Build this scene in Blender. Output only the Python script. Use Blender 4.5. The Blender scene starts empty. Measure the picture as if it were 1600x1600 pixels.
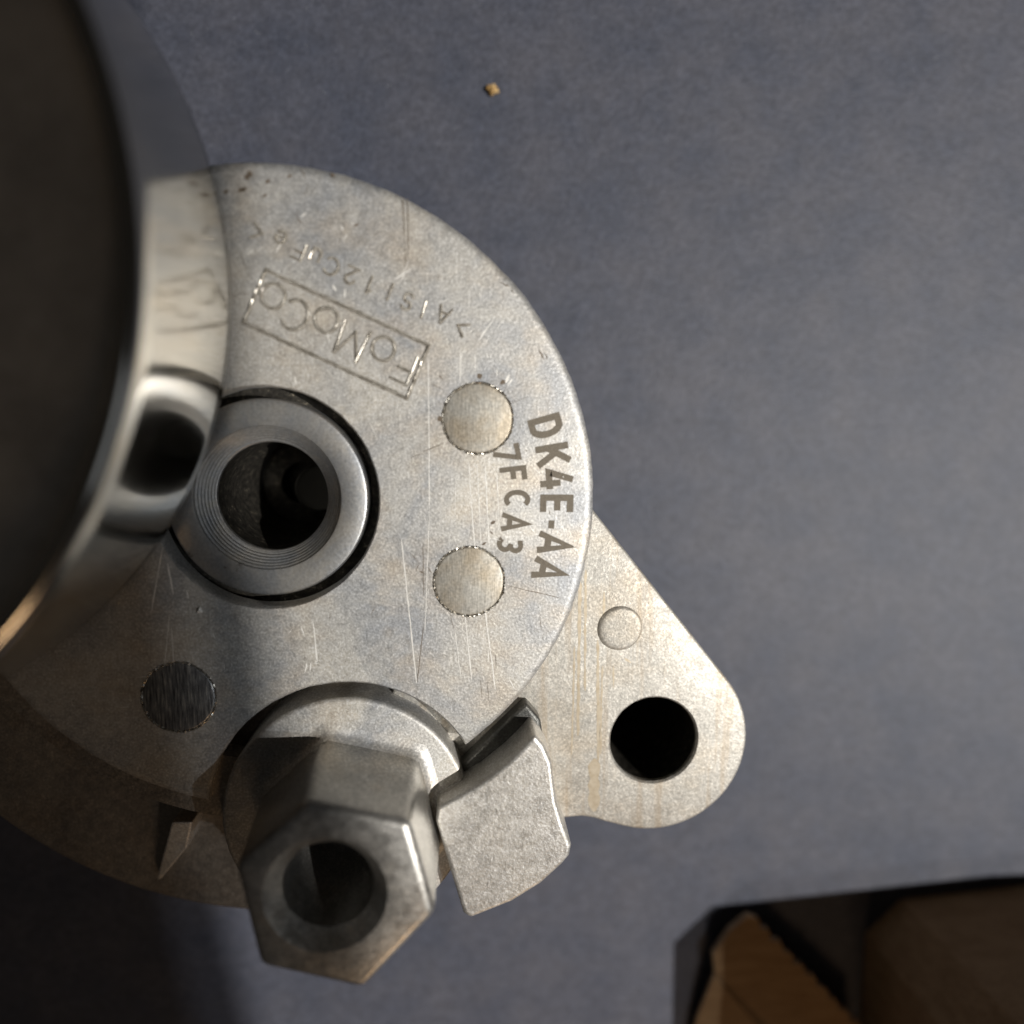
import bpy, bmesh, math, random
from mathutils import Vector, Matrix, noise
random.seed(7)
MM = 0.001
sc = bpy.context.scene
col = sc.collection

# ------------------------------------------------------------------ camera
F = 1155.0                      # focal length in 1600-px picture units (26 mm equivalent)
CAM_H = 92.0                    # mm above the face of the casting
NADIR = (710.0, 650.0)
_d = Vector(((NADIR[0]-800)/F, -(NADIR[1]-800)/F, -1.0)).normalized()
_zc = -_d
_xc = (Vector((1, 0, 0)) - Vector((1, 0, 0)).dot(_zc)*_zc).normalized()
_yc = _zc.cross(_xc)
R = Matrix((_xc, _yc, _zc))     # camera -> world
cam_data = bpy.data.cameras.new('camera')
cam = bpy.data.objects.new('camera', cam_data)
col.objects.link(cam)
cam.matrix_world = Matrix.Translation((0, 0, CAM_H*MM)) @ R.to_4x4()
cam_data.sensor_width = 36
cam_data.lens = 36*F/1600
cam_data.clip_start = 0.005
cam_data.clip_end = 10
cam_data.dof.use_dof = True
cam_data.dof.focus_distance = 0.0975
cam_data.dof.aperture_fstop = 6.5
sc.camera = cam

# ------------------------------------------------------------------ light
world = bpy.data.worlds.new('World')
sc.world = world
world.use_nodes = True
bg = world.node_tree.nodes['Background']
bg.inputs['Color'].default_value = (0.82, 0.74, 0.66, 1)
bg.inputs['Strength'].default_value = 0.018

def edged_spot(name, edge_x, edge_y, az, el, dist, half, power, colr, radius, blend=0.02, slant=0.0):
    """a lamp whose hood cuts its light off along the line x = edge_x on the casting"""
    e = Vector((edge_x, edge_y, 0))
    a, b = math.radians(az), math.radians(el)
    u = Vector((math.cos(b)*math.cos(a), math.cos(b)*math.sin(a), math.sin(b)))
    pos = e + u*dist
    n = Vector((-slant, 1, 0)).cross(-u).normalized()        # normal of the cut-off plane
    if n.x < 0: n = -n
    h = math.radians(half)
    axis = (-u)*math.cos(h) + n*math.sin(h)
    l = bpy.data.lights.new(name, 'SPOT')
    l.energy = power; l.color = colr
    l.spot_size = 2*h; l.spot_blend = blend
    l.shadow_soft_size = radius*MM
    o = bpy.data.objects.new(name, l); col.objects.link(o)
    o.location = pos*MM
    o.rotation_euler = axis.to_track_quat('-Z', 'Y').to_euler()
    return o
edged_spot('key_lamp', -24.8, -22, -7, 52, 1000, 38, 43.5, (1.0, 0.955, 0.89), 3.2, 0.004, 0.055)  # cone edge takes the place of an unseen phone's straight shadow
edged_spot('second_lamp', -36.8, -25, -14, 55, 1000, 38, 4.8, (0.90, 0.95, 1.0), 3.0, 0.005, 0.05)

def area(name, loc, target, size, power, colr):
    l = bpy.data.lights.new(name, 'AREA'); l.shape = 'RECTANGLE'
    l.size = size[0]; l.size_y = size[1]; l.energy = power; l.color = colr
    o = bpy.data.objects.new(name, l); col.objects.link(o)
    o.location = Vector(loc)
    o.rotation_euler = (Vector(target)-Vector(loc)).to_track_quat('-Z', 'Y').to_euler()
area('soft_fill_light', (0.75, -0.45, 0.85), (0.02, -0.03, 0), (0.5, 0.5), 0.4, (0.86, 0.92, 1.0))  # unseen soft fill, added for sheen on table and metal

area('warm_room_light', (0.09, -0.44, 0.21), (0.02, -0.07, 0), (0.08, 0.08), 0.17, (1.0, 0.66, 0.38))
sc.view_settings.view_transform = 'Standard'
sc.view_settings.look = 'None'
sc.view_settings.exposure = 0
sc.view_settings.gamma = 1

# ------------------------------------------------------------------ helpers
def at(px, py, z=0.0):
    """world point (mm) seen at picture position px,py on the level z"""
    c = Vector(((px-800)/F, -(py-800)/F, -1.0))
    w = R @ c
    t = -(CAM_H-z)/w.z
    return Vector((w.x*t, w.y*t, z))

def link(name, me, mats, parent=None, smooth=None):
    o = bpy.data.objects.new(name, me)
    for m in (mats if isinstance(mats, (list, tuple)) else [mats]):
        me.materials.append(m)
    col.objects.link(o)
    if parent: o.parent = parent
    if smooth is not None:
        for p in me.polygons: p.use_smooth = True
        try: me.set_sharp_from_angle(angle=math.radians(smooth))
        except Exception: pass
    return o

def mesh_of(bm, name):
    me = bpy.data.meshes.new(name)
    bmesh.ops.recalc_face_normals(bm, faces=bm.faces)
    bm.to_mesh(me); bm.free()
    return me

def lathe(bm, c, prof, seg=128, jit=0.0, closed=True, ph=0.0):
    """profile of (radius, z) in mm turned round the point c; radius 0 ends close with a fan"""
    rings = []
    for k, (r, z) in enumerate(prof):
        if r <= 1e-6:
            rings.append([bm.verts.new(Vector((c[0], c[1], z))*MM)]); continue
        ring = []
        for i in range(seg):
            a = 2*math.pi*i/seg + ph
            rr = r
            if jit:
                rr += jit*noise.noise(Vector((math.cos(a)*r*0.55, math.sin(a)*r*0.55, z*0.3+5))) \
                    + jit*0.6*noise.noise(Vector((math.cos(a)*r*2.1, math.sin(a)*r*2.1, z*0.3)))
            ring.append(bm.verts.new(Vector((c[0]+rr*math.cos(a), c[1]+rr*math.sin(a), z))*MM))
        rings.append(ring)
    pairs = list(zip(rings, rings[1:]))
    if closed and len(rings[0]) > 1 and len(rings[-1]) > 1: pairs.append((rings[-1], rings[0]))
    for A, B in pairs:
        for i in range(seg):
            j = (i+1) % seg
            if len(A) == 1 and len(B) == 1: break
            if len(A) == 1: bm.faces.new((A[0], B[i], B[j]))
            elif len(B) == 1: bm.faces.new((A[i], A[j], B[0]))
            else: bm.faces.new((A[i], A[j], B[j], B[i]))

def round_edge(r0, z0, r, n=5, outer=True):
    """quarter round from (r0-r, z0) to (r0, z0-r)"""
    return [(r0-r+r*math.sin(t*math.pi/2/n), z0-r+r*math.cos(t*math.pi/2/n)) for t in range(n+1)]

def prism(bm, top, bottom):
    """closed solid between two loops with the same number of points (mm)"""
    A = [bm.verts.new(p*MM) for p in top]; B = [bm.verts.new(p*MM) for p in bottom]
    n = len(A)
    bm.faces.new(A); bm.faces.new(B[::-1])
    for i in range(n):
        j = (i+1) % n
        bm.faces.new((A[i], B[i], B[j], A[j]))

def bevel(o, w, seg=3, ang=28):
    m = o.modifiers.new('bevel', 'BEVEL'); m.width = w*MM; m.segments = seg
    m.limit_method = 'ANGLE'; m.angle_limit = math.radians(ang)
    m.harden_normals = False
    return m

def cut(o, cutters, op='DIFFERENCE'):
    for c in cutters:
        m = o.modifiers.new('cut', 'BOOLEAN'); m.object = c; m.operation = op; m.solver = 'EXACT'
    dg = bpy.context.evaluated_depsgraph_get()
    me = bpy.data.meshes.new_from_object(o.evaluated_get(dg))
    o.modifiers.clear()
    old = o.data; o.data = me; bpy.data.meshes.remove(old)
    for c in cutters: bpy.data.objects.remove(c, do_unlink=True)
    for p in me.polygons: p.use_smooth = True
    me.set_sharp_from_angle(angle=math.radians(32))

def tag(o, label=None, cat=None, group=None, kind=None):
    if label: o['label'] = label
    if cat: o['category'] = cat
    if group: o['group'] = group
    if kind: o['kind'] = kind
    return o

# ------------------------------------------------------------------ materials
class G:
    """small helper round a node tree"""
    def __init__(s, name):
        s.m = bpy.data.materials.new(name); s.m.use_nodes = True
        s.t = s.m.node_tree; s.b = s.t.nodes['Principled BSDF']
        tc = s.n('ShaderNodeTexCoord')
        mp = s.n('ShaderNodeMapping'); mp.inputs['Scale'].default_value = (1000, 1000, 1000)
        s.l(tc.outputs['Object'], mp.inputs['Vector'])
        s.co = mp.outputs[0]                     # coordinates in mm
    def n(s, k): return s.t.nodes.new(k)
    def l(s, a, b): s.t.links.new(a, b)
    def noise(s, scale, det=3, rough=0.55, vec=None, dist=0.0):
        x = s.n('ShaderNodeTexNoise'); x.inputs['Scale'].default_value = scale
        x.inputs['Detail'].default_value = det; x.inputs['Roughness'].default_value = rough
        x.inputs['Distortion'].default_value = dist
        s.l(vec or s.co, x.inputs['Vector']); return x.outputs['Fac']
    def scaled(s, v, rot=0.0):
        m = s.n('ShaderNodeMapping'); m.inputs['Scale'].default_value = v
        m.inputs['Rotation'].default_value = (0, 0, rot)
        s.l(s.co, m.inputs['Vector']); return m.outputs[0]
    def ramp(s, f, stops):
        r = s.n('ShaderNodeValToRGB'); e = r.color_ramp.elements
        while len(e) < len(stops): e.new(0.5)
        for q, (p, c) in zip(e, stops):
            q.position = p; q.color = (c[0], c[1], c[2], 1) if isinstance(c, (tuple, list)) else (c, c, c, 1)
        s.l(f, r.inputs[0]); return r.outputs[0]
    def mix(s, f, a, b, mode='MIX'):
        x = s.n('ShaderNodeMix'); x.data_type = 'RGBA'; x.blend_type = mode
        for v, k in ((f, 0), (a, 6), (b, 7)):
            if hasattr(v, 'is_output'): s.l(v, x.inputs[k])
            elif k == 0: x.inputs[0].default_value = v
            else: x.inputs[k].default_value = (*v, 1)
        return x.outputs[2]
    def math(s, op, a, b=0.5):
        x = s.n('ShaderNodeMath'); x.operation = op
        for v, k in ((a, 0), (b, 1)):
            if hasattr(v, 'is_output'): s.l(v, x.inputs[k])
            else: x.inputs[k].default_value = v
        return x.outputs[0]
    def bump(s, h, dist, strength=1.0, prev=None):
        b = s.n('ShaderNodeBump'); b.inputs['Distance'].default_value = dist*MM
        b.inputs['Strength'].default_value = strength
        s.l(h, b.inputs['Height'])
        if prev: s.l(prev, b.inputs['Normal'])
        s.l(b.outputs[0], s.b.inputs['Normal']); return b.outputs[0]
    def set(s, **k):
        for a, v in k.items():
            i = s.b.inputs[a.replace('_', ' ')]
            if hasattr(v, 'is_output'): s.l(v, i)
            elif isinstance(v, tuple): i.default_value = (*v, 1)
            else: i.default_value = v
        return s

def cast_metal(name, base, dark, tint, metallic=0.75, rough=0.46, grain=0.05, stain=0.5, streak=0.0):
    g = G(name)
    fine = g.noise(3.4, 2, 0.6)
    mid = g.noise(0.9, 4, 0.6)
    big = g.noise(0.075, 5, 0.62, dist=0.6)
    c = g.mix(g.ramp(big, [(0.36, 0.0), (0.64, 1.0)]), dark, base)
    c = g.mix(g.math('MULTIPLY', g.ramp(g.noise(0.11, 4, 0.6, vec=g.scaled((1, 1.3, 1), 0.7)), [(0.48, 0.0), (0.7, 1.0)]), stain), c, tint)
    c = g.mix(0.55, c, g.ramp(fine, [(0.30, 0.30), (0.5, 0.5), (0.72, 0.92)]), 'OVERLAY')
    c = g.mix(0.35, c, g.ramp(mid, [(0.3, 0.36), (0.7, 0.62)]), 'OVERLAY')
    if streak:
        st = g.noise(0.55, 3, 0.6, vec=g.scaled((1, 0.05, 1), 0.03))
        c = g.mix(g.math('MULTIPLY', g.ramp(st, [(0.52, 0.0), (0.62, 1.0)]), streak), c, (0.36, 0.27, 0.17))
    g.set(Base_Color=c, Metallic=metallic)
    g.l(g.ramp(mid, [(0.3, rough-0.07), (0.7, rough+0.09)]), g.b.inputs['Roughness'])
    p = g.bump(g.noise(2.6, 3, 0.65), grain, 0.9)
    g.bump(g.noise(0.35, 3, 0.5), 0.10, 0.5, p)
    return g.m

M_disc = cast_metal('cast_aluminium', (0.60, 0.575, 0.525), (0.375, 0.385, 0.40), (0.55, 0.475, 0.38), rough=0.54, metallic=0.64, stain=0.6)
M_ear = cast_metal('cast_aluminium_ear', (0.515, 0.495, 0.455), (0.43, 0.415, 0.38), (0.48, 0.41, 0.315), grain=0.06, streak=0.35, rough=0.55, metallic=0.6)
M_block = cast_metal('cast_aluminium_block', (0.62, 0.60, 0.56), (0.54, 0.53, 0.51), (0.58, 0.54, 0.48), grain=0.07)
M_hex = cast_metal('cast_aluminium_post', (0.53, 0.515, 0.48), (0.38, 0.37, 0.35), (0.46, 0.39, 0.30), grain=0.045, metallic=0.85, rough=0.36)
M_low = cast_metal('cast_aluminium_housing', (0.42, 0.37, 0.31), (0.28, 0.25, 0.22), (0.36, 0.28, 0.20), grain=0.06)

M_shaded = cast_metal('shaded_cast_aluminium', (0.20, 0.20, 0.185), (0.10, 0.10, 0.095), (0.16, 0.15, 0.13), grain=0.06)  # cast metal with the shade beside the stop block put into its colour
g = G('brushed_pin'); br = g.noise(2.2, 3, 0.6, vec=g.scaled((2.2, 0.25, 1), 0.7))
c = g.mix(g.ramp(g.noise(0.22, 3), [(0.4, 0.0), (0.65, 1.0)]), (0.44, 0.425, 0.385), (0.39, 0.34, 0.265))
c = g.mix(0.6, c, g.ramp(br, [(0.3, 0.34), (0.7, 0.72)]), 'OVERLAY')
c = g.mix(0.5, c, g.ramp(g.noise(3.0, 2), [(0.3, 0.3), (0.7, 0.75)]), 'OVERLAY')
g.set(Base_Color=c, Metallic=0.65, Roughness=0.52); g.bump(br, 0.03, 0.5); M_pin = g.m

g = G('dark_scuffed_pin'); br = g.noise(1.8, 4, 0.65, vec=g.scaled((2.4, 0.2, 1), 0.12))
g.set(Base_Color=g.ramp(br, [(0.36, (0.10, 0.10, 0.105)), (0.54, (0.34, 0.34, 0.34)), (0.66, (0.75, 0.72, 0.66))]), Metallic=0.8, Roughness=0.36); g.bump(br, 0.05, 0.8); M_pind = g.m
g = G('crushed_burr'); g.set(Base_Color=g.ramp(g.noise(1.6, 3), [(0.38, (0.22, 0.20, 0.17)), (0.62, (0.72, 0.69, 0.62))]), Metallic=0.9, Roughness=0.3); M_burr = g.m
g = G('turned_steel'); 
c = g.mix(g.ramp(g.noise(0.16, 5, 0.65, dist=1.0), [(0.38, 0.0), (0.66, 1.0)]), (0.44, 0.455, 0.475), (0.60, 0.575, 0.53))
c = g.mix(0.5, c, g.ramp(g.noise(2.8, 3), [(0.3, 0.34), (0.7, 0.68)]), 'OVERLAY')
c = g.mix(g.ramp(g.noise(0.5, 5, 0.7), [(0.66, 0.0), (0.72, 0.8)]), c, (0.16, 0.13, 0.10))
g.set(Base_Color=c, Metallic=0.9, Roughness=0.40); g.bump(g.noise(1.6, 3), 0.03, 0.7); M_steel = g.m

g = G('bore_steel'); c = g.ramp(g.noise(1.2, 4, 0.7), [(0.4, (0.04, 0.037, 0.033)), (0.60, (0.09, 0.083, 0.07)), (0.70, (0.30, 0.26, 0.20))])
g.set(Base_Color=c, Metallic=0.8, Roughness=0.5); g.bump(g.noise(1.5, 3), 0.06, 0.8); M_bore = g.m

g = G('dull_bore_steel'); g.set(Base_Color=(0.22, 0.22, 0.21), Metallic=0.5, Roughness=0.6); M_bore2 = g.m
g = G('polished_steel')
br = g.noise(1.2, 4, 0.6, vec=g.scaled((0.15, 0.15, 3.0)))
g.set(Base_Color=g.mix(g.ramp(br, [(0.3, 0.0), (0.7, 1.0)]), (0.40, 0.385, 0.35), (0.52, 0.50, 0.455)), Metallic=1.0)
g.l(g.ramp(br, [(0.3, 0.10), (0.7, 0.20)]), g.b.inputs['Roughness']); M_chrome = g.m

g = G('pulley_web_steel'); c = g.mix(g.ramp(g.noise(0.12, 5, 0.65), [(0.35, 0.0), (0.65, 1.0)]), (0.50, 0.48, 0.45), (0.66, 0.63, 0.58))
c = g.mix(0.5, c, g.ramp(g.noise(1.5, 4), [(0.3, 0.34), (0.7, 0.68)]), 'OVERLAY')
g.set(Base_Color=c, Metallic=0.5, Roughness=0.5); g.bump(g.noise(0.8), 0.05); M_web = g.m

g = G('laser_mark')
hat = g.n('ShaderNodeTexWave'); hat.inputs['Scale'].default_value = 1.1; hat.inputs['Distortion'].default_value = 0.4
g.l(g.scaled((1.4, 1.4, 1), 0.6), hat.inputs['Vector'])
c = g.mix(g.ramp(hat.outputs['Fac'], [(0.35, 0.0), (0.65, 1.0)]), (0.125, 0.105, 0.08), (0.20, 0.172, 0.132))
c = g.mix(0.3, c, g.ramp(g.noise(3, 2), [(0.28, 0.25), (0.72, 0.85)]), 'OVERLAY')
g.set(Base_Color=c, Metallic=0.25, Roughness=0.6); M_mark = g.m

g = G('rubbed_ridge'); g.set(Base_Color=g.ramp(g.noise(1.1, 3), [(0.38, (0.42, 0.39, 0.34)), (0.62, (0.72, 0.69, 0.63))]), Metallic=0.8, Roughness=0.4); M_ridge = g.m
g = G('letter_grime'); g.set(Base_Color=g.ramp(g.noise(1.3, 3), [(0.36, (0.19, 0.17, 0.14)), (0.60, (0.40, 0.375, 0.33))]), Metallic=0.4, Roughness=0.6); M_grime = g.m
g = G('scratch_bright'); g.set(Base_Color=(0.97, 0.95, 0.90), Metallic=0.4, Roughness=0.42); g.bump(g.noise(3), 0.03); M_scr = g.m
g = G('scratch_dark'); g.set(Base_Color=(0.17, 0.135, 0.10), Metallic=0.4, Roughness=0.6); M_scd = g.m

g = G('blue_cloth_paper')
fib = g.noise(1.3, 4, 0.65); cl = g.noise(0.10, 4, 0.6); sp = g.noise(0.55, 3, 0.6, vec=g.scaled((1, 1.6, 1), 0.5))
c = g.mix(g.ramp(cl, [(0.35, 0.0), (0.65, 1.0)]), (0.060, 0.067, 0.093), (0.080, 0.083, 0.105))
c = g.mix(0.6, c, g.ramp(fib, [(0.3, 0.33), (0.7, 0.68)]), 'OVERLAY')
c = g.mix(0.42, c, g.ramp(sp, [(0.35, 0.36), (0.7, 0.66)]), 'OVERLAY')
g.set(Base_Color=c, Roughness=0.55, Specular_IOR_Level=0.38); g.bump(fib, 0.15, 0.8); M_table = g.m

g = G('brown_cardboard')
fl = g.noise(0.35, 4, 0.6, vec=g.scaled((0.4, 2.2, 1), 0.6))
c = g.mix(g.ramp(fl, [(0.35, 0.0), (0.65, 1.0)]), (0.36, 0.215, 0.105), (0.46, 0.29, 0.15))
c = g.mix(0.4, c, g.ramp(g.noise(1.8, 4), [(0.3, 0.36), (0.7, 0.64)]), 'OVERLAY')
g.set(Base_Color=c, Roughness=0.8, Specular_IOR_Level=0.2); g.bump(fl, 0.08, 0.6); M_card = g.m
g = G('torn_cardboard_edge'); g.set(Base_Color=g.ramp(g.noise(1.2, 4), [(0.35, (0.38, 0.25, 0.14)), (0.7, (0.62, 0.47, 0.32))]), Roughness=0.9); M_tear = g.m
g = G('yellow_crumb'); g.set(Base_Color=g.ramp(g.noise(1.5), [(0.4, (0.36, 0.21, 0.07)), (0.6, (0.55, 0.38, 0.18))]), Roughness=0.6); M_crumb = g.m

# ------------------------------------------------------------------ the surface it lies on
Z_T = -32.0
bm = bmesh.new()
for s in [(-900, -900), (900, -900), (900, 900), (-900, 900)]: bm.verts.new(Vector((s[0], s[1], Z_T))*MM)
bm.faces.new(bm.verts[:] if bm.verts.ensure_lookup_table() is None else [])
tag(link('table_surface', mesh_of(bm, 'table_surface'), M_table), kind='structure')

# ------------------------------------------------------------------ the belt tensioner
root = bpy.data.objects.new('belt_tensioner', None); col.objects.link(root)
tag(root, 'grey cast aluminium belt tensioner with polished pulley, hexagonal post and pierced ear', 'belt tensioner')
CD = Vector((-22.28, -10.55, 0)); RD = 39.86

# --- round cover with pocket and pin seats
CB = Vector((-23.05, -10.1, 0))
pins = [(2.88, -0.32, 4.33), (1.66, -20.83, 4.45), (-34.85, -35.02, 4.5)]
bm = bmesh.new()
prof = [(0, 0)] + [(RD-1.3, 0)] + [(RD-1.3+1.3*math.sin(t), -0.9*(1-math.cos(t))) for t in [k*math.pi/2/5 for k in range(1, 6)]] \
    + [(RD, -2.6), (RD-0.4, -3.0), (0, -3.0)]
lathe(bm, CD, prof, 256, 0.10, closed=False)
disc = link('cover_disc', mesh_of(bm, 'cover_disc'), M_disc, root)
cutters = []
bm = bmesh.new(); lathe(bm, CB, [(0, 3), (13.9, 3), (13.85, 0.05), (13.62, -0.5), (13.55, -6), (0, -6)], 160, 0.07, False)
cutters.append(link('cutter', mesh_of(bm, 'c'), M_disc))
CF = Vector((-14.45, -51.6, 0))
bm = bmesh.new(); lathe(bm, CF, [(0, 3), (18.2, 3), (18.15, 0.03), (17.84, -0.4), (17.7, -6), (0, -6)], 200, 0.07, False)
cutters.append(link('cutter', mesh_of(bm, 'c'), M_disc))
for (x, y, r) in pins:
    bm = bmesh.new(); lathe(bm, (x, y), [(0, 1), (r+0.26, 1), (r+0.12, -0.35), (0, -0.35)], 72, 0.13, False)
    cutters.append(link('cutter', mesh_of(bm, 'c'), M_disc))
cut(disc, cutters)
for (x, y, r) in pins:
    bm = bmesh.new()
    lathe(bm, (x, y), [(0, 0.05), (r-0.25, 0.05)] + [(r-0.25+0.2*math.sin(t), 0.05-0.2+0.2*math.cos(t)) for t in (0.5, 1.0, 1.5)] + [(r-0.05, -2), (0, -2)], 72, 0.08, False)
    po = link('pin', mesh_of(bm, 'pin'), M_pin if y > -30 else M_pind, disc, 40)
    bm = bmesh.new(); n = 120; A = []
    for i in range(n):                                # crushed burr round the pin
        a = 2*math.pi*i/n; rr = r+0.06+random.uniform(-0.09, 0.09); h = random.choice((0.0, 0.02, 0.05, 0.08, 0.14))*random.uniform(.6, 1.2)
        A.append([bm.verts.new(Vector((x+q*math.cos(a), y+q*math.sin(a), z))*MM) for q, z in ((rr-0.14, -0.05), (rr-0.03, h), (rr+0.05, h), (rr+0.17, -0.05))])
    for P_, Q_ in zip(A, A[1:]+A[:1]):
        for i in range(3): bm.faces.new((P_[i], P_[i+1], Q_[i+1], Q_[i]))
    link('burr_ring', mesh_of(bm, 'burr_ring'), M_burr, disc)

# --- bushing in the pocket: countersunk, with turned rings
bm = bmesh.new()
ctr = CB
p = [(12.25, -6.0), (12.25, -1.15)] + [(12.25-0.45*(1-math.cos(t)), -1.15+0.45*math.sin(t)) for t in (0.5, 1.0, 1.57)] + [(9.3, -0.7), (8.95, -0.75)]
r, z = 8.9, -0.85
for k in range(6):                                   # turned rings
    p += [(r, z), (r-0.06, z-0.26), (r-0.24, z-0.30)]; r -= 0.30; z -= 0.36
p += [(7.35, z-0.12), (7.05, z-0.14), (6.92, z-0.25), (6.85, z-0.7)]
bushing = None
lathe(bm, ctr, p + [(7.8, -6.0)], 160, 0.0, closed=True)
bushing = link('centre_bushing', mesh_of(bm, 'centre_bushing'), M_steel, root, 30)
bm = bmesh.new()
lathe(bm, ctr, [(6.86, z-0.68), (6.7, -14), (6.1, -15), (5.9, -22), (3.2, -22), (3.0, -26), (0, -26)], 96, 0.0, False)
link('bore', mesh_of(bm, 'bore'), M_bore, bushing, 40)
bm = bmesh.new()
lathe(bm, (ctr[0]+2.8, ctr[1]-0.6), [(0, -19.6), (2.6, -19.5), (3.2, -19.2), (3.5, -19.6), (3.5, -21.9), (0, -21.9)], 48, 0.0, False)
link('inner_sleeve', mesh_of(bm, 'inner_sleeve'), M_bore2, bushing, 40)
# pocket floor
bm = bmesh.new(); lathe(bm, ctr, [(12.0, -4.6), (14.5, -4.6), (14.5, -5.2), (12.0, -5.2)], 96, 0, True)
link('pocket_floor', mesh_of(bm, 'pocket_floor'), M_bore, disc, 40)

# --- hexagonal post on its flange
bm = bmesh.new()
prof = [(7.5, 0.3), (15.3, 0.3)] + [(15.3+0.6*math.sin(t), 0.3-0.6+0.6*math.cos(t)) for t in (0.4, 0.8, 1.2, 1.57)] + [(15.95, -26), (7.5, -26)]
lathe(bm, CF, prof, 192, 0.06, True)
flange = link('post_flange', mesh_of(bm, 'post_flange'), M_disc, root, 50)
HB, HT = [], []
top_px = [(478, 1252), (641, 1285), (681, 1428), (567, 1548), (406, 1512), (366, 1355)]
ZH = 15.0
tp = [at(x, y, ZH) for x, y in top_px]
tc = sum(tp, Vector())/6
bc = tc + Vector((-0.15, 0.55, 0)); bc.z = -1.0
for v in tp:
    d = v - tc
    HT.append(tc + d*1.0); HB.append(bc + Vector((d.x, d.y, 0))*1.055)
bm = bmesh.new(); prism(bm, HT, HB)
# concave skirt at the foot of the hexagon
post = link('hex_post', mesh_of(bm, 'hex_post'), M_hex, root)
m = bevel(post, 1.0, 4)
dg = bpy.context.evaluated_depsgraph_get()
me = bpy.data.meshes.new_from_object(post.evaluated_get(dg)); post.modifiers.clear(); post.data = me
hc = Vector((-14.75, -52.6, 0)); 
bm = bmesh.new(); lathe(bm, hc, [(0, 18), (6.95, 18), (6.95, ZH+0.1), (6.6, ZH-0.25), (5.55, ZH-1.6), (5.2, ZH-2.0), (4.9, -1), (0, -1)], 96, 0.05, False)
cut(post, [link('cutter', mesh_of(bm, 'c'), M_hex)])
bm = bmesh.new()
for k in range(2):
    pass
N = 72; ring0, ring1, ring2 = [], [], []
bm2 = bmesh.new()
def hexr(a, s):
    # radius of the hexagon outline at angle a
    best = 99
    for i in range(6):
        A, B = HB[i]-bc, HB[(i+1) % 6]-bc
        e = B-A; d = Vector((math.cos(a), math.sin(a), 0))
        den = d.x*e.y-d.y*e.x
        if abs(den) < 1e-9: continue
        t = (A.x*e.y-A.y*e.x)/den
        if t > 0: best = min(best, t)
    return best*s
rings = []
for off, z in ((-0.25, 1.9), (0.02, 1.25), (0.3, 0.82), (0.75, 0.52), (1.4, 0.34), (1.8, 0.22)):
    rings.append([bm2.verts.new(Vector((bc.x+(hexr(2*math.pi*i/N, 1)*0.995+off)*math.cos(2*math.pi*i/N),
                                        bc.y+(hexr(2*math.pi*i/N, 1)*0.995+off)*math.sin(2*math.pi*i/N), z))*MM) for i in range(N)])
for A, B in zip(rings, rings[1:]):
    for i in range(N): bm2.faces.new((A[i], A[(i+1) % N], B[(i+1) % N], B[i]))
link('foot_fillet', mesh_of(bm2, 'foot_fillet'), M_disc, flange, 60)
bm.free()

# --- pierced ear
ZE = -4.0
ec = Vector((27.2, -44.7, 0)); er = 13.25; eh = 6.15
out = []
p0 = Vector((20.64*1.0, -16.24, 0))*1.0
a_t = math.atan2(40.0-24.0+2, 15.0)                  # direction of the tangent's foot
a0 = math.radians(37.5)
for k in range(33):
    a = a0 - math.radians(37.5+106)*k/32
    out.append(ec + Vector((er*math.cos(a), er*math.sin(a), 0)))
out += [Vector((20.3, -56.45, 0)), Vector((18.9, -55.9, 0)), Vector((17.3, -55.6, 0)), Vector((14.8, -55.7, 0)), Vector((4, -60, 0)), Vector((-10, -40, 0)), Vector((4, -4, 0)), Vector((8.0, 0.4, 0))]
bm = bmesh.new()
prism(bm, [Vector((v.x, v.y, ZE)) for v in out], [Vector((v.x, v.y, ZE-7)) for v in out])
ear = link('mounting_ear', mesh_of(bm, 'mounting_ear'), M_ear, root)
bevel(ear, 0.45, 3)
dg = bpy.context.evaluated_depsgraph_get()
me = bpy.data.meshes.new_from_object(ear.evaluated_get(dg)); ear.modifiers.clear(); ear.data = me
bm = bmesh.new(); lathe(bm, ec, [(0, 4), (eh+0.25, 4), (eh+0.25, ZE+0.02), (eh, ZE-0.3), (eh-0.05, -20), (0, -20)], 96, 0.05, False)
cut(ear, [link('cutter', mesh_of(bm, 'c'), M_ear)])
bm = bmesh.new(); lathe(bm, ec, [(eh-0.06, ZE-0.9), (eh+0.2, ZE-1.0), (10.5, ZE-6.8), (10.0, Z_T+0.3), (eh-0.3, Z_T+0.3)], 96, 0.03, True)  # dark sleeve added so the ear's hole stays black
link('dark_hole_sleeve', mesh_of(bm, 'dark_hole_sleeve'), M_bore, ear, 40)
bm = bmesh.new(); pad = Vector((22.04, -28.55, 0))
lathe(bm, pad, [(0, ZE+0.42), (2.75, ZE+0.40), (3.15, ZE+0.28), (3.4, ZE+0.02), (3.5, ZE-0.3), (0, ZE-0.3)], 9, 0.25, False, 0.3)
eo = link('ejector_pad', mesh_of(bm, 'ejector_pad'), M_ear, ear, 60)
md = eo.modifiers.new('s', 'SUBSURF'); md.levels = 2; md.render_levels = 2

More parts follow.
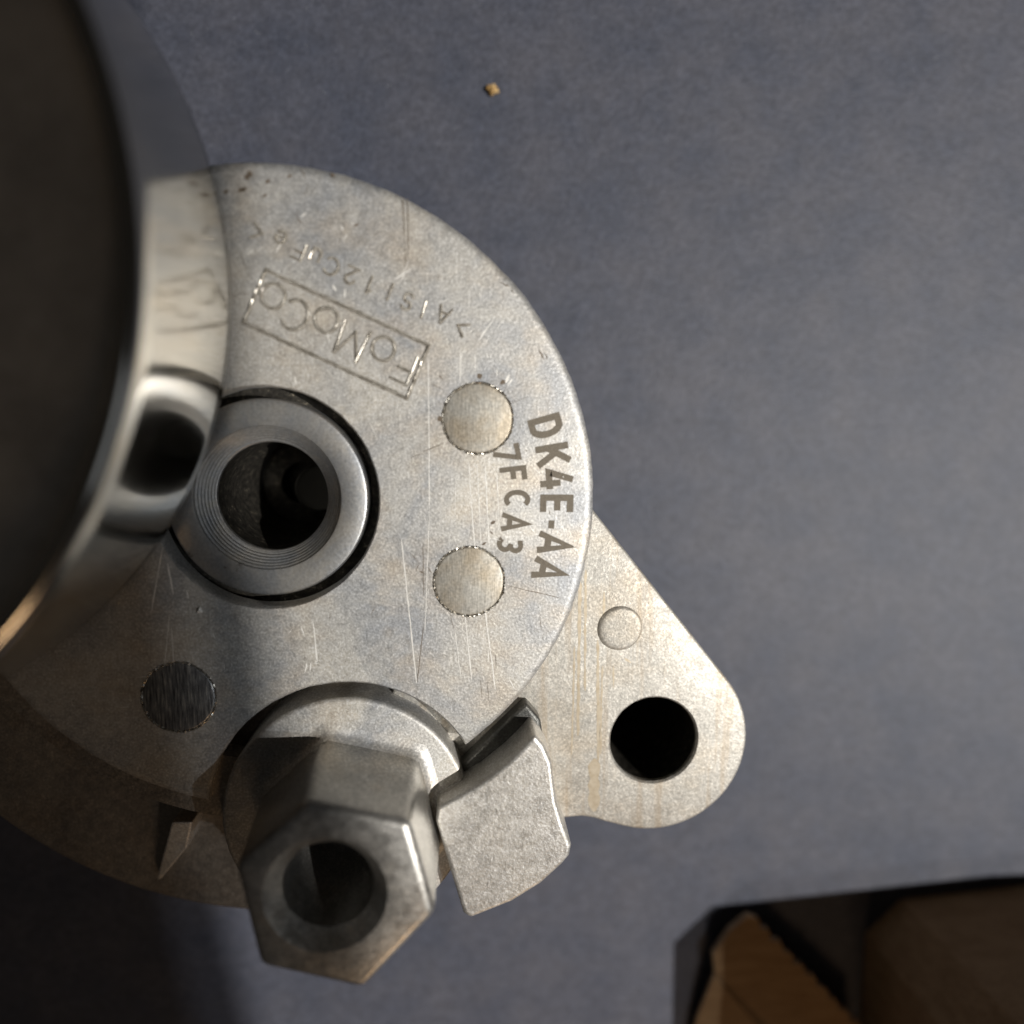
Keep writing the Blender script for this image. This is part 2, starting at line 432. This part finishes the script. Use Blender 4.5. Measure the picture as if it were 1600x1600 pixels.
# --- stop block beside the post
ZB = 4.0
blk = [(835, 1147), (850, 1165), (862, 1192), (866, 1225), (870, 1255), (880, 1288), (893, 1322), (890, 1338), (878, 1352), (845, 1382), (800, 1410), (765, 1424), (735, 1436), (724, 1428), (705, 1365), (681, 1285), (684, 1262), (715, 1246), (755, 1222), (795, 1190), (820, 1165)]
T = [at(x, y, ZB) for x, y in blk]; cc = sum(T, Vector())/len(T)
Bt = [Vector((cc.x+(v.x-cc.x)*1.035, cc.y+(v.y-cc.y)*1.035, -16)) for v in T]
bm = bmesh.new(); prism(bm, T, Bt)
block = link('stop_block', mesh_of(bm, 'stop_block'), M_block, root, 35)
bevel(block, 0.55, 4, 40)
# shoulder between block and cover
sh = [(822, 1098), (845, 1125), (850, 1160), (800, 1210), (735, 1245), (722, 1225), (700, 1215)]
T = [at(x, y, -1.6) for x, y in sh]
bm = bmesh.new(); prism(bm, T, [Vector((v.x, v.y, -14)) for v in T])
o = link('block_shoulder', mesh_of(bm, 'block_shoulder'), M_shaded, block, 35); bevel(o, 0.5, 3)
T = [at(x, y, 0.6) for x, y in [(684, 1240), (716, 1222), (735, 1232), (735, 1262), (690, 1275)]]
bm = bmesh.new(); prism(bm, T, [Vector((v.x, v.y, -14)) for v in T])
o = link('block_step', mesh_of(bm, 'block_step'), M_block, block, 35); bevel(o, 0.3, 2)

def sector(c, r0, r1, a0, a1, n=40):
    p = [(r1, a0+(a1-a0)*k/n) for k in range(n+1)] + [(r0, a1-(a1-a0)*k/n) for k in range(n+1)]
    return [Vector((c[0]+r*math.cos(math.radians(a)), c[1]+r*math.sin(math.radians(a)), 0)) for r, a in p]
# --- housing under the cover, with a rib
bm = bmesh.new()
lathe(bm, (-23.5, -12.0), [(14.2, -8.0), (34.0, -8.0), (34.6, -8.8), (34.8, -20.0), (33.5, Z_T+0.05), (14.2, Z_T+0.05)], 192, 0.12, True)
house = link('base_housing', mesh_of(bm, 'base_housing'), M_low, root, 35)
bm = bmesh.new()
S_ = sector((CD.x, CD.y), 34, 42.4, 190, 262, 60)
prism(bm, [Vector((v.x, v.y, -1.6)) for v in S_], [Vector((v.x, v.y, -5)) for v in S_])
link('cover_lip', mesh_of(bm, 'cover_lip'), M_low, house, 35)
S_ = sector((-22.6, -11.5), 33, 62, 205, 268)
bm = bmesh.new(); prism(bm, [Vector((v.x, v.y, -12)) for v in S_], [Vector((v.x, v.y, -18)) for v in S_])
o = link('base_flange', mesh_of(bm, 'base_flange'), M_low, house, 35); bevel(o, 0.6, 3)
A = [at(268, 1285, -6), at(300, 1285, -6), at(292, 1325, -8), at(250, 1375, -10.8), at(244, 1375, -10.8)]
bm = bmesh.new(); prism(bm, A, [Vector((v.x, v.y, -12.5)) for v in A])
o = link('rib', mesh_of(bm, 'rib'), M_disc, house); bevel(o, 0.25, 2)

# --- polished pulley
PC = Vector((-76.4, 15.0, 0)); PR = 51.3
bm = bmesh.new()
Z0, Z1 = 2.0, 27.5
prof = [(PR-2.2, Z0+0.3), (PR-0.7, Z0)]
for k in range(13):
    t = k/12
    prof.append((PR-0.25+0.08*math.sin(t*math.pi)*1.0, Z0+0.5+(Z1-Z0-1.6)*t))
prof += [(PR-0.5, Z1-0.6), (PR-0.95, Z1-0.15), (PR-1.5, Z1), (PR-2.1, Z1-0.3), (PR-2.4, Z1-1.2)]
lathe(bm, PC, prof, 256, 0, True)
pulley = link('pulley_rim', mesh_of(bm, 'pulley_rim'), M_chrome, root, 50)
bm = bmesh.new()
lathe(bm, PC, [(PR-2.35, Z1-1.4), (PR-3.2, Z1-2.0), (PR-9, Z1-3.2), (22, Z1-3.6), (20, Z1-2.6), (20, Z1-1.6), (10, Z1-1.6), (10, Z0+2), (PR-2.35, Z0+3)], 160, 0, True)
link('web', mesh_of(bm, 'web'), M_web, pulley, 40)
bm = bmesh.new(); lathe(bm, PC, [(0, Z1+3), (7, Z1+3), (8.5, Z1+2.2), (8.5, Z1-2), (0, Z1-2)], 6, 0, False)
o = link('bolt', mesh_of(bm, 'bolt'), M_steel, pulley); bevel(o, 0.5, 2)

# arm and hub that carry the pulley
bm = bmesh.new(); lathe(bm, PC, [(0, Z0+2.4), (11, Z0+2.4), (12.5, Z0+1), (13.5, -9.5), (13.5, -22), (0, -22)], 96, 0.04, False)
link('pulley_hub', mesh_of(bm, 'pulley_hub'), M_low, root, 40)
hd = (Vector((-30, -11, 0))-PC).normalized(); hn = Vector((-hd.y, hd.x, 0))
q0, q1 = PC+hd*4, Vector((-34, -10, 0))
pts = [q0+hn*12.6, q1+hn*16, q1-hn*16, q0-hn*12.6]
bm = bmesh.new(); prism(bm, [Vector((v.x, v.y, -9.2)) for v in pts], [Vector((v.x, v.y, -21)) for v in pts])
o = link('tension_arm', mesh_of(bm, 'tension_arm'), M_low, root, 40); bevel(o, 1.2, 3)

# ------------------------------------------------------------------ lettering
def ridge(bm, a, b, w, h, z=0.0):
    d = (b-a); L = d.length
    if L < 1e-5: return
    d = d/L; n = Vector((-d.y, d.x, 0)); e = d*w*0.35
    a, b = a-e, b+e
    V = []
    for q in (a, b):
        for off, hh in ((-1, -0.05), (-0.45, h), (0.45, h), (1, -0.05)):
            jj = random.uniform(0.75, 1.15)
            V.append(bm.verts.new(Vector((q.x+n.x*off*w/2, q.y+n.y*off*w/2, z+(1.7*hh*jj if hh > 0 else hh)))*MM))
    for i in range(3): bm.faces.new((V[i], V[i+1], V[i+5], V[i+4]))
    bm.faces.new(V[0:4]); bm.faces.new(V[4:8][::-1])

def grime(bm, a, b, w):
    d = (b-a); L = d.length
    if L < 1e-5: return
    d = d/L; n = Vector((-d.y, d.x, 0)); q = [a-d*w*.4, b+d*w*.4]
    V = [bm.verts.new((p+n*o*w/2*random.uniform(.7, 1.15)+Vector((0, 0, random.uniform(.006, .016))))*MM) for p in q for o in (-1, 1)]
    f = bm.faces.new((V[0], V[1], V[3], V[2])); f.normal_update()
    if f.normal.z < 0: f.normal_flip()
gr = bmesh.new()
def arc(cx, cy, rx, ry, a0, a1, n=14):
    return [(cx+rx*math.cos(math.radians(a0+(a1-a0)*k/n)), cy+ry*math.sin(math.radians(a0+(a1-a0)*k/n))) for k in range(n+1)]
GL = {  # strokes in a cell of cap height 1, centred on x = 0, y from -0.5 to 0.5
 'F': [[(-.28, -.5), (-.28, .5), (.30, .5)], [(-.28, .04), (.2, .04)]],
 'o': [arc(0, -.13, .34, .36, 0, 360, 20)],
 'M': [[(-.42, -.5), (-.36, .5), (0, -.32), (.36, .5), (.42, -.5)]],
 'C': [arc(0.02, 0, .42, .5, 45, 315, 16)],
 'A': [[(-.36, -.5), (0, .5), (.36, -.5)], [(-.22, -.15), (.22, -.15)]],
 'l': [[(0, -.5), (0, .5)]],
 'S': [arc(0, .24, .27, .26, 30, 260, 9) + arc(0, -.24, .28, .26, 90, -150, 9)],
 'i': [[(0, -.5), (0, .15)], [(0, .36), (0, .48)]],
 '1': [[(-.14, .3), (.04, .5), (.04, -.5)]],
 '2': [arc(0, .22, .28, .28, 170, -20, 9) + [(-.3, -.5), (.32, -.5)]],
 'u': [[(-.26, .2), (-.26, -.22)] + arc(0, -.22, .26, .28, 180, 360, 8) + [(.26, .2)], [(.26, -.1), (.26, -.5)]],
 'e': [[(-.28, -.14), (.28, -.14)] + arc(0, -.14, .29, .35, 0, 310, 14)],
 '>': [[(-.3, .42), (.3, 0), (-.3, -.42)]],
 '<': [[(.3, .42), (-.3, 0), (.3, -.42)]],
}
def stroke_glyph(bm, ch, c, right, up, h, w, hh):
    for line in GL[ch]:
        P = [c + right*(x*h) + up*(y*h) for x, y in line]
        for a, b in zip(P, P[1:]): ridge(bm, a, b, w, hh); grime(gr, a, b, w*1.75)

bm = bmesh.new()
corners = [at(415, 422), at(670, 540), at(635, 622), at(380, 504)]
for a, b in zip(corners, corners[1:]+corners[:1]):
    n = 14
    for k in range(n): ridge(bm, a.lerp(b, k/n), a.lerp(b, (k+1)/n), 0.34, 0.12); grime(gr, a.lerp(b, k/n), a.lerp(b, (k+1)/n), 0.56)
right = (corners[0]-corners[1]).normalized(); up = Vector((-right.y, right.x, 0))
for ch, x, y, h in [('F', 632, 575, 3.5), ('o', 596, 551, 4.0), ('M', 549, 534, 3.9), ('o', 507, 506, 4.0), ('C', 461, 492, 3.6), ('o', 424, 469, 4.0)]:
    stroke_glyph(bm, ch, at(x, y), right, up, h, 0.30, 0.09)
link('boxed_raised_lettering', mesh_of(bm, 'boxed_raised_lettering'), M_ridge, disc)
bm = bmesh.new()
cr = [(1405, 770), (1290, 690), (1168, 655), (1065, 605), (955, 545), (830, 500), (715, 440), (590, 385), (490, 325), (390, 290), (268, 215), (130, 170)]
pos = [at(370+x*.25, 320+y*.25) for x, y in cr]
for i, ch in enumerate('>AlSi12CuFe<'):
    a, b = pos[max(i-1, 0)], pos[min(i+1, len(pos)-1)]
    d = (b-a).normalized(); u = Vector((-d.y, d.x, 0))
    stroke_glyph(bm, ch, pos[i], d, u, 1.95, 0.24, 0.10)
link('raised_alloy_mark', mesh_of(bm, 'raised_alloy_mark'), M_ridge, disc)
me = bpy.data.meshes.new('letter_grime'); gr.to_mesh(me); gr.free()
tag(link('letter_grime', me, M_grime, disc), kind='stuff')

LG = {  # flat marking strokes: cell of unit width and unit height, centred on 0
 'D': [([(-.40, -.5), (-.40, .5)], 0), ([(-.40, .41), (.02, .41)] + arc(.0, .0, .38, .41, 80, -80, 10) + [(.02, -.41), (-.40, -.41)], 0)],
 'K': [([(-.38, -.5), (-.38, .5)], 0), ([(.36, .5), (-.34, -.10)], 0), ([(-.12, .10), (.40, -.5)], 0)],
 '4': [([(.50, -.22), (-.44, -.22), (-.40, -.16), (.06, .5)], 0), ([(.18, .12), (.18, -.5)], 0)],
 'E': [([(.45, .41), (-.38, .41), (-.38, -.41), (.45, -.41)], 0), ([(-.38, .02), (.36, .02)], 0)],
 '-': [([(-.5, 0), (.5, 0)], 1)],
 'A': [([(-.42, -.5), (0, .46), (.42, -.5)], 0), ([(-.26, -.2), (.26, -.2)], 0)],
 '7': [([(-.5, .41), (.40, .41), (.36, .30), (-.10, -.5)], 0)],
 'F': [([(.45, .41), (-.38, .41), (-.38, -.5)], 0), ([(-.38, .0), (.34, .0)], 0)],
 'C': [(arc(0, 0, .40, .41, 48, 312, 16), 0)],
 '3': [([(-.42, .36)] + arc(-.02, .22, .36, .20, 130, -75, 9) + [(-.08, .03)], 0), ([(-.08, .03)] + arc(-.02, -.20, .40, .22, 80, -140, 10), 0)],
}
def stroke_strip(bm, P, w, z):
    V = []
    for i, p in enumerate(P):
        d0 = (P[i]-P[i-1]).normalized() if i else None
        d1 = (P[i+1]-P[i]).normalized() if i < len(P)-1 else None
        if d0 is None: d0 = d1
        if d1 is None: d1 = d0
        n0 = Vector((-d0.y, d0.x, 0)); n1 = Vector((-d1.y, d1.x, 0))
        m = (n0+n1)
        if m.length < 1e-4: m = n0
        m.normalize(); L = w/2/max(0.45, m.dot(n0))
        L *= random.uniform(.95, 1.05)
        V.append([bm.verts.new(Vector((p.x+m.x*L*q, p.y+m.y*L*q, z))*MM) for q in (1, -1)])
    for (a, b), (c, d) in zip(V, V[1:]):
        f = bm.faces.new((a, b, d, c)); f.normal_update()
        if f.normal.z < 0: f.normal_flip()
def marking(name, items):
    bm = bmesh.new()
    for ch, x, y, w, h in items:
        c = at(660+x*.25, 560+y*.25)
        u = (c-CD); u.z = 0; u.normalize(); r = Vector((u.y, -u.x, 0))
        lw = h*0.20 if ch != '-' else h
        for q, (line, _) in enumerate(LG[ch]):
            P = [c + r*(x_*w) + u*(y_*h) for x_, y_ in line]
            stroke_strip(bm, P, lw, 0.012+0.004*q)
    me = bpy.data.meshes.new(name); bm.to_mesh(me); bm.free()
    link(name, me, M_mark, disc)
k = 0.25*0.0815
marking('part_number_marking', [('D', 772, 428, 118*k, 203*k), ('K', 816, 606, 128*k, 205*k), ('4', 838, 758, 112*k, 205*k), ('E', 839, 912, 108*k, 205*k), ('-', 806, 1038, 52*k, 36*k), ('A', 824, 1160, 128*k, 205*k), ('A', 792, 1325, 128*k, 205*k)])
marking('batch_marking', [('7', 527, 592, 98*k, 165*k), ('F', 568, 725, 88*k, 165*k), ('C', 592, 882, 112*k, 162*k), ('A', 578, 1028, 108*k, 165*k), ('3', 548, 1166, 92*k, 160*k)])

# ------------------------------------------------------------------ scratches and nicks
def ribbon(bm, pts, w, z, wob=0.03):
    n = len(pts); V = []
    for i, p in enumerate(pts):
        d = (pts[min(i+1, n-1)]-pts[max(i-1, 0)]).normalized(); q = Vector((-d.y, d.x, 0))
        ww = w*(0.25 if i in (0, n-1) else random.uniform(0.55, 1.2))/2
        c = p + q*random.uniform(-wob, wob)
        V.append((bm.verts.new(Vector((c.x+q.x*ww, c.y+q.y*ww, z))*MM), bm.verts.new(Vector((c.x-q.x*ww, c.y-q.y*ww, z))*MM)))
    for (a, b), (c, d) in zip(V, V[1:]):
        f = bm.faces.new((a, b, d, c)); f.normal_update()
        if f.normal.z < 0: f.normal_flip()
def scratch(bm, x0, y0, x1, y1, w, z=0.02, lvl=0.0, wob=0.03):
    a, b = at(x0, y0, lvl), at(x1, y1, lvl)
    n = max(3, int((b-a).length/0.9)); w *= 1.35
    ribbon(bm, [a.lerp(b, i/n) for i in range(n+1)], w, lvl+z, wob)
br, dk = bmesh.new(), bmesh.new()
for s in [(627, 842, 651, 1068, .13), (726, 955, 737, 1066, .13), (754, 924, 774, 1078, .15), (711, 984, 720, 1060, .09), (669, 560, 671, 800, .10),
          (671, 800, 664, 990, .07), (719, 544, 719, 597, .12), (742, 552, 743, 580, .10), (771, 500, 746, 534, .12), (617, 436, 642, 421, .20), (625, 440, 634, 426, .10),
          (732, 720, 742, 860, .10), (745, 722, 752, 860, .08), (758, 725, 764, 850, .11), (776, 735, 780, 830, .08), (765, 840, 782, 845, .06), (713, 735, 710, 820, .05),
          (489, 970, 496, 1037, .16), (480, 1035, 476, 1052, .16), (486, 1035, 484, 1048, .12), (470, 978, 476, 994, .10), (498, 1037, 492, 1032, .1),
          (254, 856, 236, 960, .10), (262, 880, 271, 930, .14), (292, 922, 295, 935, .14), (265, 960, 253, 1085, .07), (268, 980, 272, 1040, .06), (333, 990, 336, 998, .14),
          (460, 587, 463, 602, .14), (481, 484, 485, 495, .14), (540, 450, 538, 465, .22), (520, 445, 525, 455, .2), (430, 395, 440, 380, .12), (533, 352, 536, 360, .16), (543, 366, 537, 374, .12),
          (478, 332, 471, 340, .2), (388, 398, 396, 390, .12), (733, 452, 734, 468, .10), (750, 456, 751, 466, .08), (776, 515, 788, 496, .06), (790, 598, 796, 585, .35), (793, 602, 801, 592, .2), (777, 575, 776, 590, .09),
          (832, 728, 845, 742, .07), (875, 812, 884, 838, .10), (512, 520, 514, 535, .12), (677, 880, 690, 900, .06), (704, 985, 708, 1000, .1), (762, 1012, 764, 1035, .09), (795, 1060, 805, 1078, .08)]:
    scratch(br, *s)
for s in [(629, 307, 632, 372, .10), (632, 372, 634, 418, .06), (637, 310, 638, 402, .10), (662, 975, 652, 1066, .08), (661, 850, 662, 930, .07), (792, 915, 878, 935, .08), (662, 706, 694, 692, .08), (640, 716, 662, 708, .06),
          (797, 630, 830, 618, .05), (694, 610, 672, 598, .06), (640, 862, 655, 880, .06), (655, 880, 650, 892, .06), (655, 892, 664, 897, .14), (668, 886, 675, 896, .1),
          (470, 262, 478, 280, .08), (483, 285, 476, 305, .06), (461, 335, 472, 350, .09), (462, 336, 466, 330, .06), (752, 1090, 751, 1060, .05), (763, 1095, 762, 1065, .05), (842, 546, 850, 562, .14), (852, 552, 855, 562, .1), (774, 1022, 776, 1045, .05),
          (520, 270, 518, 277, .16), (523, 272, 520, 280, .1), (780, 440, 796, 448, .09), (799, 452, 803, 458, .09), (766, 830, 770, 835, .16), (686, 586, 692, 594, .08)]:
    scratch(dk, *s)
for (x, y, w) in [(386, 277, .6), (390, 272, .5), (376, 298, .55), (381, 296, .4), (353, 300, .4), (418, 284, .35), (413, 306, .2), (452, 276, .3), (749, 588, .55), (785, 598, .6), (687, 655, .5), (770, 817, .3), (556, 352, .25), (756, 850, .25)]:
    scratch(dk, x-3, y+2, x+4, y-3, w)
for _ in range(150):                                  # fine handling marks
    a = random.uniform(0, 2*math.pi); r = RD*math.sqrt(random.uniform(0.12, 0.93))
    c = CD + Vector((r*math.cos(a), r*math.sin(a), 0))
    if (c-CB).length < 14.6 or (c-CF).length < 19: continue
    if min((c-Vector((x, y, 0))).length for x, y, q in pins) < 5: continue
    d = Vector((random.gauss(0, .35), 1, 0)).normalized() if random.random() < .7 else Vector((random.gauss(0, 1), random.gauss(0, 1), 0)).normalized()
    L = random.choice((0.25, 0.4, 0.6, 1.0, 2.2))
    ribbon(br if random.random() < .72 else dk, [c, c+d*L/2, c+d*L], random.uniform(.05, .13), 0.015)
tag(link('bright_scratches', mesh_of(br, 'bright_scratches'), M_scr, disc), kind='stuff')
tag(link('dark_scratches', mesh_of(dk, 'dark_scratches'), M_scd, disc), kind='stuff')
# streaks worn into the ear
st = bmesh.new()
for s in [(906, 905, 903, 1150, .35), (898, 1010, 893, 1180, .22), (915, 890, 914, 1080, .25), (934, 1000, 935, 1190, .35), (941, 1040, 938, 1180, .22), (929, 1185, 928, 1268, 1.1), (944, 925, 943, 960, .3), (958, 1040, 959, 1075, .2), (976, 1028, 986, 1036, .35)]:
    scratch(st, *s, z=0.02, lvl=ZE, wob=0.05)
g = G('worn_streak'); g.set(Base_Color=g.ramp(g.noise(1.2, 4), [(0.3, (0.46, 0.38, 0.27)), (0.7, (0.60, 0.53, 0.42))]), Metallic=0.7, Roughness=0.45); M_str = g.m
tag(link('worn_streaks', mesh_of(st, 'worn_streaks'), M_str, ear), kind='stuff')

# ------------------------------------------------------------------ cardboard box in the corner
box = bpy.data.objects.new('cardboard_box', None); col.objects.link(box)
box.location = at(1420, 1560, Z_T)*MM
tag(box, 'brown cardboard box with a torn serrated flap, cut by the lower right corner', 'box')
def slab(name, pts, th, mat, parent, edge=None):
    """a sheet of board: polygon pts (mm, world) thickened away from its normal"""
    n = (pts[1]-pts[0]).cross(pts[2]-pts[0]).normalized()
    if n.z < 0: n = -n
    bm = bmesh.new(); prism(bm, pts, [p-n*th for p in pts])
    me = mesh_of(bm, name); o = link(name, me, [mat, edge or mat], None)
    for p in me.polygons:
        if abs(p.normal.dot(n)) < 0.5: p.material_index = 1
    if parent:
        o.parent = parent; o.matrix_parent_inverse = Matrix.Translation(-parent.location)
    return o
# box walls
W = [at(1352, 1456, Z_T), at(1408, 1404, Z_T), at(1800, 1360, Z_T), at(1800, 1700, Z_T), at(1342, 1640, Z_T)]
for a, b in ((0, 1), (1, 2), (2, 3), (3, 4), (4, 0)):
    A, B = W[a].copy(), W[b].copy(); A.z = B.z = 24.0
    slab('side_wall', [A, B, Vector((B.x, B.y, Z_T+0.1)), Vector((A.x, A.y, Z_T+0.1))], 1.6, M_card, box, M_tear)
# torn flap with a serrated edge
e0, e1 = at(1168, 1432, -28.5), at(1345, 1612, -27)
edge = []
nt = 10
for i in range(nt*4+1):
    t = i/(nt*4); p = e0.lerp(e1, t); d = (e1-e0).normalized(); q = Vector((d.y, -d.x, 0))
    if q.x < 0: q = -q
    edge.append(p + q*(0.95*abs(math.sin(t*nt*math.pi))**0.7 + 0.22*random.uniform(-1, 1)))
mainp = edge + [at(1360, 1760, -26), at(1215, 1640, -26.5), at(1117, 1520, -28.5), at(1114, 1492, -28.8), at(1140, 1455, -28.8)]
slab('torn_flap', mainp, 1.3, M_card, box, M_tear)
slab('folded_flap', [at(1116, 1524, -28.6), at(1216, 1640, -26.7), at(1230, 1760, -27), at(1060, 1760, -30.4), at(1086, 1600, -30)], 1.2, M_card, box, M_tear)

# ------------------------------------------------------------------ crumbs
def crumb(name, c, r, mat, flat=0.6, seed=1):
    bm = bmesh.new(); bmesh.ops.create_icosphere(bm, subdivisions=2, radius=1)
    for v in bm.verts:
        k = 1+0.7*noise.noise(v.co*1.7+Vector((seed, 0, 0)))
        v.co = (Vector((v.co.x*k*r, v.co.y*k*r*0.8, v.co.z*k*r*flat)))*MM
    o = link(name, mesh_of(bm, name), mat, None, 60); o.location = c*MM
    return o
lb = bmesh.new()
for _ in range(420):  # pale fibre bits carry small curled reflections in their colour
    c = at(random.uniform(180, 1600), random.uniform(0, 1600), Z_T); a = random.uniform(0, 6.28); w = random.uniform(.05, .12); k = random.uniform(.25, .9)
    pts = []
    for i in range(5):
        t = a + (i-2)*random.uniform(.35, .9)
        c = c + Vector((math.cos(t), math.sin(t), 0))*k*0.35; pts.append(c)
    ribbon(lb, pts, w, Z_T+0.05, 0.0)
me = bpy.data.meshes.new('fibre_glints'); lb.to_mesh(me); lb.free()
g = G('pale_blue_fibre_glint'); g.set(Base_Color=(0.17, 0.18, 0.21), Roughness=0.7)
tag(link('fibre_glints', me, g.m), kind='stuff')
c = at(769, 143, Z_T); c.z += 0.5
tag(crumb('crumb', c, 0.92, M_crumb, 0.6), 'tiny yellowish brown crumb lying alone on the dark blue surface', 'crumb')
c = at(312, 953, 0); c.z += 0.2
bm = bmesh.new()
vs = [Vector((-.35, -.4, -.15)), Vector((.4, -.3, -.15)), Vector((.1, .5, -.1)), Vector((0, 0, .45))]
V = [bm.verts.new(v*MM) for v in vs]
for f in ((0, 1, 2), (0, 1, 3), (1, 2, 3), (2, 0, 3)): bm.faces.new([V[i] for i in f])
o = link('metal_chip', mesh_of(bm, 'metal_chip'), M_scr); o.location = c*MM
tag(o, 'tiny bright triangular metal chip on the cover below the centre hole', 'chip')
